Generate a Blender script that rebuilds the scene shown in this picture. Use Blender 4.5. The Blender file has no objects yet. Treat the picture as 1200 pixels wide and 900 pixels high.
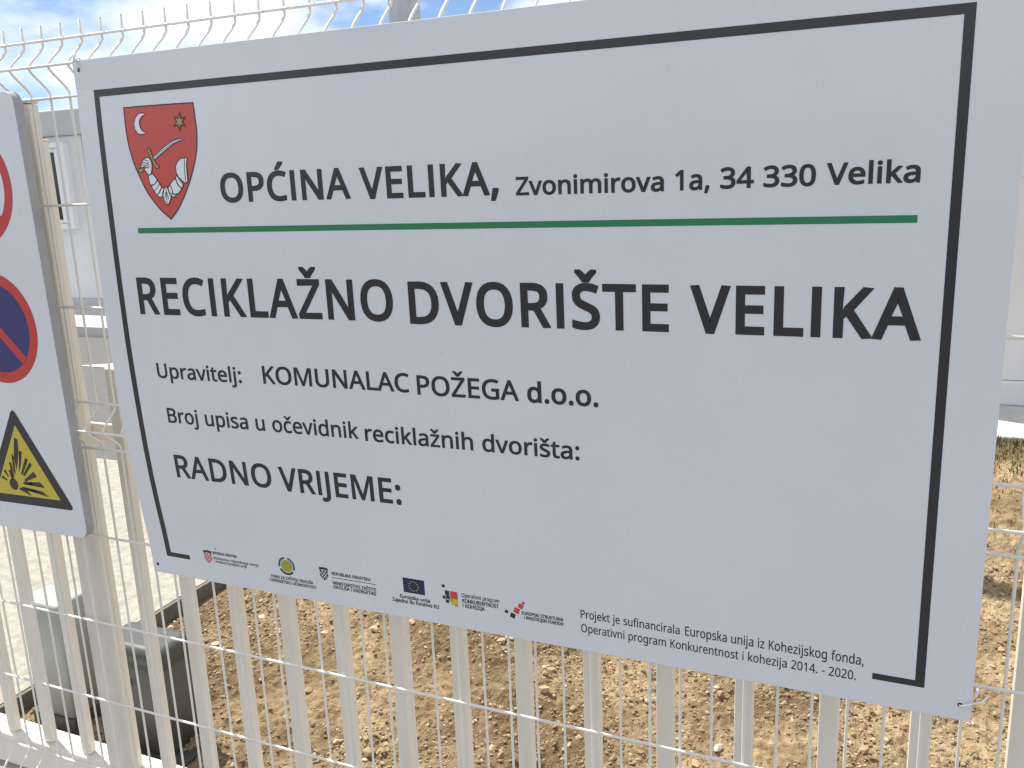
import bpy, bmesh, math, random
import numpy as np
from mathutils import Vector, Matrix, noise
random.seed(7)
scene = bpy.context.scene
C = scene.collection
R = math.radians

# ------------------------------------------------------------------ camera, world, sun, exposure
cam_d = bpy.data.cameras.new('camera')
cam = bpy.data.objects.new('camera', cam_d); C.objects.link(cam)
cam_d.sensor_width = 36.0; cam_d.lens = 31.373
cam_d.clip_start = 0.02; cam_d.clip_end = 3000
cam.matrix_world = Matrix(((0.916494, -0.057328, 0.395921, 1.336114),
    (0.398223, 0.225199, -0.889215, -1.251361),
    (-0.038184, 0.972625, 0.229223, 1.505795),
    (0.000000, 0.000000, 0.000000, 1.000000)))
scene.camera = cam

SUN_EL, SUN_X, SUN_Y = R(62), -0.936, 0.352
world = bpy.data.worlds.new('World'); scene.world = world
world.use_nodes = True
nt = world.node_tree; nt.nodes.clear()
def N(t, kind, **kw):
    n = t.nodes.new(kind)
    for k, v in kw.items(): setattr(n, k, v)
    return n
wo = N(nt, 'ShaderNodeOutputWorld'); bg = N(nt, 'ShaderNodeBackground')
sky = N(nt, 'ShaderNodeTexSky', sky_type='NISHITA', sun_disc=False)
sky.sun_elevation = SUN_EL; sky.sun_rotation = math.atan2(SUN_X, SUN_Y)
sky.air_density = 0.75; sky.dust_density = 0.5; sky.ozone_density = 5.0
tc = N(nt, 'ShaderNodeTexCoord'); mp = N(nt, 'ShaderNodeMapping'); mp.inputs['Scale'].default_value = (1, 1, 2.2)
cn = N(nt, 'ShaderNodeTexNoise'); cn.inputs['Scale'].default_value = 4.6; cn.inputs['Detail'].default_value = 7; cn.inputs['Roughness'].default_value = .55
cr = N(nt, 'ShaderNodeValToRGB'); cr.color_ramp.elements[0].position = .39; cr.color_ramp.elements[1].position = .58
cm = N(nt, 'ShaderNodeMixRGB'); cm.inputs['Color2'].default_value = (9.2, 9.4, 10.0, 1)
nt.links.new(tc.outputs['Generated'], mp.inputs['Vector']); nt.links.new(mp.outputs['Vector'], cn.inputs['Vector'])
nt.links.new(cn.outputs['Fac'], cr.inputs['Fac']); nt.links.new(cr.outputs['Color'], cm.inputs['Fac'])
nt.links.new(sky.outputs['Color'], cm.inputs['Color1']); nt.links.new(cm.outputs['Color'], bg.inputs['Color'])
nt.links.new(bg.outputs['Background'], wo.inputs['Surface'])
bg.inputs['Strength'].default_value = 0.088

sd = bpy.data.lights.new('sun', 'SUN'); sun = bpy.data.objects.new('sun', sd); C.objects.link(sun)
sd.energy = 4.7; sd.angle = R(0.53); sd.color = (1.0, .955, .87)
to_sun = Vector((SUN_X*math.cos(SUN_EL), SUN_Y*math.cos(SUN_EL), math.sin(SUN_EL)))
sun.rotation_euler = to_sun.to_track_quat('Z', 'Y').to_euler()

vs = scene.view_settings
vs.view_transform = 'Standard'; vs.look = 'None'; vs.gamma = 1.0; vs.use_curve_mapping = False
vs.exposure = 0.66
scene.cycles.filter_width = 1.35

# ------------------------------------------------------------------ materials
def mat(name, col, rough=.6, metal=0.0, coat=0.0, spec=.5, var=None, vscale=6, bump=0, bscale=60, col2=None, stretch=None):
    m = bpy.data.materials.new(name); m.use_nodes = True
    t = m.node_tree; b = t.nodes['Principled BSDF']
    b.inputs['Base Color'].default_value = (*col, 1); b.inputs['Roughness'].default_value = rough
    b.inputs['Metallic'].default_value = metal; b.inputs['Coat Weight'].default_value = coat
    b.inputs['Specular IOR Level'].default_value = spec
    g = N(t, 'ShaderNodeTexCoord')
    src = g.outputs['Object']
    if stretch:
        q = N(t, 'ShaderNodeMapping'); q.inputs['Scale'].default_value = stretch
        t.links.new(src, q.inputs['Vector']); src = q.outputs['Vector']
    if col2:
        n = N(t, 'ShaderNodeTexNoise'); n.inputs['Scale'].default_value = vscale; n.inputs['Detail'].default_value = 6; n.inputs['Roughness'].default_value = .62
        r = N(t, 'ShaderNodeValToRGB'); r.color_ramp.elements[0].position = .36; r.color_ramp.elements[1].position = .66
        r.color_ramp.elements[0].color = (*col, 1); r.color_ramp.elements[1].color = (*col2, 1)
        t.links.new(src, n.inputs['Vector']); t.links.new(n.outputs['Fac'], r.inputs['Fac']); t.links.new(r.outputs['Color'], b.inputs['Base Color'])
    if bump:
        n = N(t, 'ShaderNodeTexNoise'); n.inputs['Scale'].default_value = bscale; n.inputs['Detail'].default_value = 4
        bp = N(t, 'ShaderNodeBump'); bp.inputs['Strength'].default_value = bump; bp.inputs['Distance'].default_value = .01
        t.links.new(src, n.inputs['Vector']); t.links.new(n.outputs['Fac'], bp.inputs['Height']); t.links.new(bp.outputs['Normal'], b.inputs['Normal'])
    return m
M = {}
M['panel'] = mat('white_sign_panel', (.675, .69, .72), .20, coat=.35, col2=(.70, .714, .74), vscale=3, bump=.05, bscale=5)
def speck(m):
    t = m.node_tree; b = t.nodes['Principled BSDF']; src = b.inputs['Base Color'].links[0].from_socket
    g = N(t, 'ShaderNodeTexCoord'); v = N(t, 'ShaderNodeTexVoronoi'); v.inputs['Scale'].default_value = 21
    lt = N(t, 'ShaderNodeMath', operation='LESS_THAN'); lt.inputs[1].default_value = .034
    sp_ = N(t, 'ShaderNodeSeparateColor'); gt = N(t, 'ShaderNodeMath', operation='GREATER_THAN'); gt.inputs[1].default_value = .82
    ml = N(t, 'ShaderNodeMath', operation='MULTIPLY'); m2 = N(t, 'ShaderNodeMath', operation='MULTIPLY'); m2.inputs[1].default_value = .35
    mx = N(t, 'ShaderNodeMixRGB'); mx.inputs['Color2'].default_value = (.36, .32, .25, 1)
    n = N(t, 'ShaderNodeTexNoise'); n.inputs['Scale'].default_value = 4; n.inputs['Detail'].default_value = 6
    q = N(t, 'ShaderNodeMapping'); q.inputs['Scale'].default_value = (3, 1, .6)
    mr = N(t, 'ShaderNodeMapRange'); mr.inputs['From Min'].default_value = .3; mr.inputs['From Max'].default_value = .7; mr.inputs['To Min'].default_value = .12; mr.inputs['To Max'].default_value = .34
    L = t.links.new
    L(g.outputs['Object'], v.inputs['Vector']); L(v.outputs['Distance'], lt.inputs[0]); L(v.outputs['Color'], sp_.inputs['Color']); L(sp_.outputs['Red'], gt.inputs[0])
    L(lt.outputs[0], ml.inputs[0]); L(gt.outputs[0], ml.inputs[1]); L(ml.outputs[0], m2.inputs[0]); L(m2.outputs[0], mx.inputs['Fac'])
    L(src, mx.inputs['Color1']); L(mx.outputs['Color'], b.inputs['Base Color'])
    L(g.outputs['Object'], q.inputs['Vector']); L(q.outputs['Vector'], n.inputs['Vector']); L(n.outputs['Fac'], mr.inputs['Value']); L(mr.outputs['Result'], b.inputs['Roughness'])
speck(M['panel'])
M['print_black'] = mat('printed_black', (.027, .027, .032), .22)
M['print_green'] = mat('printed_green', (.022, .20, .085), .22)
M['print_red'] = mat('printed_red', (.55, .068, .052), .22)
M['print_white'] = mat('printed_white', (.76, .77, .79), .22)
M['print_gold'] = mat('printed_gold', (.45, .27, .06), .22)
M['print_outline'] = mat('printed_outline', (.035, .03, .03), .22)
M['print_navy'] = mat('printed_navy', (.017, .02, .075), .22)
M['print_yellow'] = mat('printed_yellow', (.62, .49, .03), .22)
M['print_olive'] = mat('printed_olive', (.34, .34, .04), .22)
M['print_teal'] = mat('printed_teal', (.05, .13, .12), .34)
M['sign_red'] = mat('warning_red', (.52, .04, .035), .36)
M['sign_blue'] = mat('warning_blue', (.03, .03, .15), .36)
M['sign_yellow'] = mat('warning_yellow', (.56, .45, .05), .36)
M['wire'] = mat('white_coated_wire', (.78, .76, .70), .45, col2=(.72, .69, .62), vscale=14)
M['cream'] = mat('cream_coated_steel', (.76, .72, .635), .42, col2=(.70, .655, .56), vscale=7, stretch=(3, 3, .7))
M['post'] = mat('dusty_post', (.72, .67, .58), .6, col2=(.62, .57, .48), vscale=7, stretch=(2, 2, .6), bump=.05)
M['tie'] = mat('white_nylon', (.78, .79, .80), .35)
M['hole'] = mat('shadowed_hole', (.02, .02, .02), .8)
M['sign_edge'] = mat('grey_sheet_edge', (.36, .365, .375), .5, col2=(.30, .305, .31), vscale=12)
M['motor'] = mat('dark_green_grey_plastic', (.075, .08, .075), .42, col2=(.09, .095, .085), vscale=30, bump=.05, bscale=300)
M['motor_top'] = mat('grey_green_plastic_lid', (.062, .068, .066), .42, bump=.05, bscale=300)
M['cabinet'] = mat('pale_grey_plastic', (.31, .335, .315), .45, bump=.05, bscale=300)
M['shadow_base'] = mat('dark_base_with_shadow', (.06, .055, .05), .6)  # box bases; their dark tone also paints the shadow under the boxes
M['container'] = mat('white_container_paint', (.74, .745, .74), .45, col2=(.68, .685, .68), vscale=2, stretch=(1, 1, .3))
M['container_grey'] = mat('grey_container_frame', (.52, .54, .53), .5, col2=(.46, .48, .47), vscale=3)
M['pvc'] = mat('white_window_plastic', (.80, .81, .82), .35)
M['glass'] = mat('dark_window_glass', (.02, .03, .028), .06, spec=.6, col2=(.03, .045, .035), vscale=5)
M['galv'] = mat('galvanised_steel', (.50, .52, .54), .45, metal=.6, col2=(.42, .44, .46), vscale=9)
M['paint'] = mat('white_road_paint', (.75, .75, .73), .6, col2=(.6, .6, .57), vscale=20)
M['concrete'] = mat('pale_concrete', (.36, .335, .28), .88, col2=(.25, .232, .19), vscale=26, bump=.4, bscale=160)
M['concrete_white'] = mat('clean_concrete', (.56, .55, .52), .8, col2=(.48, .47, .44), vscale=6, bump=.15, bscale=120)
M['slab_edge_shade'] = mat('shaded_slab_edge', (.17, .155, .13), .85, col2=(.12, .105, .085), vscale=16, bump=.3, bscale=140)  # shade of the slab's side, put into a dark colour
M['asphalt'] = mat('grey_asphalt', (.135, .133, .128), .9, col2=(.10, .10, .098), vscale=60, bump=.5, bscale=400)
M['gravel'] = mat('pale_gravel', (.20, .195, .18), .9, col2=(.15, .145, .135), vscale=45, bump=.6, bscale=220)
M['leaf'] = mat('dry_green_grass', (.12, .12, .04), .7, col2=(.25, .215, .10), vscale=8)

def soil_mat():
    m = bpy.data.materials.new('dry_clay_soil'); m.use_nodes = True
    t = m.node_tree; b = t.nodes['Principled BSDF']; b.inputs['Roughness'].default_value = .95; b.inputs['Specular IOR Level'].default_value = .15
    g = N(t, 'ShaderNodeTexCoord')
    a = N(t, 'ShaderNodeTexNoise'); a.inputs['Scale'].default_value = 2.1; a.inputs['Detail'].default_value = 5; a.inputs['Roughness'].default_value = .6; a.inputs['Distortion'].default_value = .4
    ra = N(t, 'ShaderNodeValToRGB'); ra.color_ramp.elements[0].position = .40; ra.color_ramp.elements[1].position = .60
    ra.color_ramp.elements[0].color = (.20, .143, .083, 1); ra.color_ramp.elements[1].color = (.43, .33, .208, 1)
    f = N(t, 'ShaderNodeTexNoise'); f.inputs['Scale'].default_value = 46; f.inputs['Detail'].default_value = 6; f.inputs['Roughness'].default_value = .7
    rf = N(t, 'ShaderNodeValToRGB'); rf.color_ramp.elements[0].position = .34; rf.color_ramp.elements[1].position = .70
    rf.color_ramp.elements[0].color = (.62, .58, .52, 1); rf.color_ramp.elements[1].color = (1.18, 1.16, 1.12, 1)
    mx = N(t, 'ShaderNodeMixRGB', blend_type='MULTIPLY'); mx.inputs['Fac'].default_value = 1
    v = N(t, 'ShaderNodeTexVoronoi'); v.inputs['Scale'].default_value = 75
    rv = N(t, 'ShaderNodeValToRGB'); rv.color_ramp.elements[0].position = .04; rv.color_ramp.elements[1].position = .16
    rv.color_ramp.elements[0].color = (1, 1, 1, 1); rv.color_ramp.elements[1].color = (0, 0, 0, 1)
    sel = N(t, 'ShaderNodeSeparateColor'); gt = N(t, 'ShaderNodeMath', operation='GREATER_THAN'); gt.inputs[1].default_value = .86
    ml = N(t, 'ShaderNodeMath', operation='MULTIPLY')
    m2 = N(t, 'ShaderNodeMixRGB'); m2.inputs['Color2'].default_value = (.55, .47, .36, 1)
    L = t.links.new
    for n in (a, f, v): L(g.outputs['Object'], n.inputs['Vector'])
    L(a.outputs['Fac'], ra.inputs['Fac']); L(f.outputs['Fac'], rf.inputs['Fac'])
    L(ra.outputs['Color'], mx.inputs['Color1']); L(rf.outputs['Color'], mx.inputs['Color2'])
    L(v.outputs['Distance'], rv.inputs['Fac']); L(v.outputs['Color'], sel.inputs['Color']); L(sel.outputs['Red'], gt.inputs[0])
    L(rv.outputs['Color'], ml.inputs[0]); L(gt.outputs[0], ml.inputs[1]); L(ml.outputs[0], m2.inputs['Fac'])
    L(mx.outputs['Color'], m2.inputs['Color1']); L(m2.outputs['Color'], b.inputs['Base Color'])
    n2 = N(t, 'ShaderNodeTexNoise'); n2.inputs['Scale'].default_value = 130; n2.inputs['Detail'].default_value = 5; n2.inputs['Roughness'].default_value = .7
    bp = N(t, 'ShaderNodeBump'); bp.inputs['Strength'].default_value = .9; bp.inputs['Distance'].default_value = .010
    L(g.outputs['Object'], n2.inputs['Vector']); L(n2.outputs['Fac'], bp.inputs['Height']); L(bp.outputs['Normal'], b.inputs['Normal'])
    return m
M['soil'] = soil_mat()
def pebble_mat(name, c0, c1, c2):
    m = bpy.data.materials.new(name); m.use_nodes = True
    t = m.node_tree; b = t.nodes['Principled BSDF']; b.inputs['Roughness'].default_value = .9
    g = N(t, 'ShaderNodeNewGeometry'); r = N(t, 'ShaderNodeValToRGB')
    r.color_ramp.elements[0].color = (*c0, 1); r.color_ramp.elements[1].color = (*c2, 1)
    e = r.color_ramp.elements.new(.72); e.color = (*c1, 1)
    t.links.new(g.outputs['Random Per Island'], r.inputs['Fac']); t.links.new(r.outputs['Color'], b.inputs['Base Color'])
    return m
M['pebble'] = pebble_mat('clods_and_pebbles', (.26, .18, .10), (.40, .29, .17), (.62, .54, .43))
M['crumb'] = pebble_mat('soil_crumbs', (.165, .115, .066), (.28, .205, .122), (.42, .325, .21))

# ------------------------------------------------------------------ mesh helpers
def link(name, me, m=None, parent=None):
    if not isinstance(me, bpy.types.Mesh):
        bm = me; me = bpy.data.meshes.new(name); bm.to_mesh(me); bm.free()
    if m is not None:
        for q in (m if isinstance(m, (list, tuple)) else [m]): me.materials.append(q)
    o = bpy.data.objects.new(name, me); C.objects.link(o)
    if parent: o.parent = parent
    return o
def thing(name, label, cat, loc=(0, 0, 0), group=None):
    o = bpy.data.objects.new(name, None); C.objects.link(o); o.location = loc; o.empty_display_size = .1
    o['label'] = label; o['category'] = cat
    if group: o['group'] = group
    return o
def tag(o, label, cat, group=None):
    o['label'] = label; o['category'] = cat
    if group: o['group'] = group
    return o
def struct(name, bm, m):
    o = link(name, bm, m); o['kind'] = 'structure'; return o
def box(bm, x0, x1, y0, y1, z0, z1, bev=0.0, seg=2):
    t = bmesh.new()
    bmesh.ops.create_cube(t, size=1)
    for v in t.verts: v.co = Vector(((x0+x1)/2+v.co.x*(x1-x0), (y0+y1)/2+v.co.y*(y1-y0), (z0+z1)/2+v.co.z*(z1-z0)))
    if bev: bmesh.ops.bevel(t, geom=list(t.edges), offset=bev, segments=seg, profile=.5, affect='EDGES')
    me = bpy.data.meshes.new('t'); t.to_mesh(me); t.free(); bm.from_mesh(me); bpy.data.meshes.remove(me)
    return bm
def bx(*a, **k): return box(bmesh.new(), *a, **k)
def tube(bm, pts, r, n=8, closed=False):
    pts = [Vector(p) for p in pts]; rings = []
    for i, p in enumerate(pts):
        if closed: d = pts[(i+1) % len(pts)]-pts[i-1]
        else: d = pts[min(i+1, len(pts)-1)]-pts[max(i-1, 0)]
        d.normalize(); u = d.cross(Vector((0, 1, 0) if abs(d.y) < .9 else (1, 0, 0))).normalized(); w = d.cross(u)
        rings.append([bm.verts.new(p+r*(math.cos(2*math.pi*k/n)*u+math.sin(2*math.pi*k/n)*w)) for k in range(n)])
    m = len(rings)
    for i in range(m if closed else m-1):
        a, b = rings[i], rings[(i+1) % m]
        for k in range(n): bm.faces.new((a[k], a[(k+1) % n], b[(k+1) % n], b[k])).smooth = True
    if not closed: bm.faces.new(rings[0][::-1]); bm.faces.new(rings[-1])
    return bm
def curve_mesh(contours, offset=0.0):
    """Filled flat shape from closed contours in x,z; returns a mesh lying in the x,y plane."""
    cu = bpy.data.curves.new('t', 'CURVE'); cu.dimensions = '2D'; cu.fill_mode = 'FRONT'; cu.offset = offset
    if offset: cu.extrude = 1e-5
    for c in contours:
        s = cu.splines.new('POLY'); s.points.add(len(c)-1)
        for p, (x, y) in zip(s.points, c): p.co = (x, y, 0, 1)
        s.use_cyclic_u = True
    o = bpy.data.objects.new('t', cu); C.objects.link(o)
    me = bpy.data.meshes.new_from_object(o.evaluated_get(bpy.context.evaluated_depsgraph_get()))
    bpy.data.objects.remove(o); bpy.data.curves.remove(cu)
    return me
BZ = (-.06, 0, .05, .12, .18, .24, .30, .37, .44, .53, .60, .66, .75, .83, .90, .96)
BB = (0, 0, .0030, .0095, .0138, .0165, .0180, .0190, .0191, .0170, .0147, .0124, .0088, .0050, .0003, 0)
def bow(x, z):
    """How far the thin sheet bulges towards the street: most at its left edge, where the folded wires push it out."""
    return float(np.interp(z, BZ, BB))*math.exp(-(max(0, x+.04)/.60)**2)
def bend(bm):
    for k in range(1, 40):
        for co, no in (((-.06+.05*k, 0, 0), (1, 0, 0)), ((0, 0, -.06+.03*k), (0, 0, 1))):
            if bm.verts: bmesh.ops.bisect_plane(bm, geom=list(bm.verts)+list(bm.edges)+list(bm.faces), plane_co=co, plane_no=no, dist=1e-7)
    for v in bm.verts: v.co.y -= bow(v.co.x, v.co.z)
class Print:
    """Flat printing on a board: every shape gets its own layer, a fraction of a millimetre proud."""
    def __init__(s, bowed=True): s.bm = bmesh.new(); s.mats = []; s.bowed = bowed
    def idx(s, m):
        if m not in s.mats: s.mats.append(m)
        return s.mats.index(m)
    def add(s, me, y, m):
        k = s.idx(m); n0 = len(s.bm.faces)
        s.bm.from_mesh(me); bpy.data.meshes.remove(me)
        s.bm.faces.ensure_lookup_table(); seen = set()
        for f in s.bm.faces[n0:]:
            f.material_index = k
            for v in f.verts:
                if v not in seen:
                    seen.add(v); v.co = Vector((v.co.x, y, v.co.y))
    def poly(s, pts, m, y): s.add(curve_mesh([pts]), y, m)
    def line(s, pts, w, m, y, closed=False):
        q = [Vector(pts[0])]
        for p in pts[1:]:
            if (Vector(p)-q[-1]).length > 1e-6: q.append(Vector(p))
        pts = q; k = s.idx(m); n = len(pts); off = []
        for i in range(n):
            d0 = pts[i]-pts[i-1] if (closed or i > 0) else pts[1]-pts[0]
            d1 = pts[(i+1) % n]-pts[i] if (closed or i < n-1) else d0
            d0.normalize(); d1.normalize()
            n0 = Vector((-d0.y, d0.x)); t_ = d0+d1
            if t_.length < 1e-3: off.append(n0*w/2); continue
            t_.normalize(); mt = Vector((-t_.y, t_.x))
            off.append(mt*(w/2)/max(.8, mt.dot(n0)))
        a = [s.bm.verts.new((p.x+o.x, y, p.y+o.y)) for p, o in zip(pts, off)]
        b = [s.bm.verts.new((p.x-o.x, y, p.y-o.y)) for p, o in zip(pts, off)]
        for i in range(n if closed else n-1):
            j = (i+1) % n
            f = s.bm.faces.new((a[i], a[j], b[j], b[i])); f.material_index = k
    def rect(s, x0, z0, x1, z1, m, y): s.poly([(x0, z0), (x1, z0), (x1, z1), (x0, z1)], m, y)
    def disc(s, x, z, r, m, y, n=48): s.poly([(x+r*math.cos(2*math.pi*i/n), z+r*math.sin(2*math.pi*i/n)) for i in range(n)], m, y)
    def ring(s, x, z, r0, r1, m, y, n=64):
        s.add(curve_mesh([[(x+r*math.cos(2*math.pi*i/n), z+r*math.sin(2*math.pi*i/n)) for i in range(n)] for r in (r1, r0)]), y, m)
    def link(s, name, parent):
        if s.bowed: bend(s.bm)
        for f in s.bm.faces:
            f.normal_update()
            if f.normal.y > 0: f.normal_flip()
        return link(name, s.bm, s.mats, parent)
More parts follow.
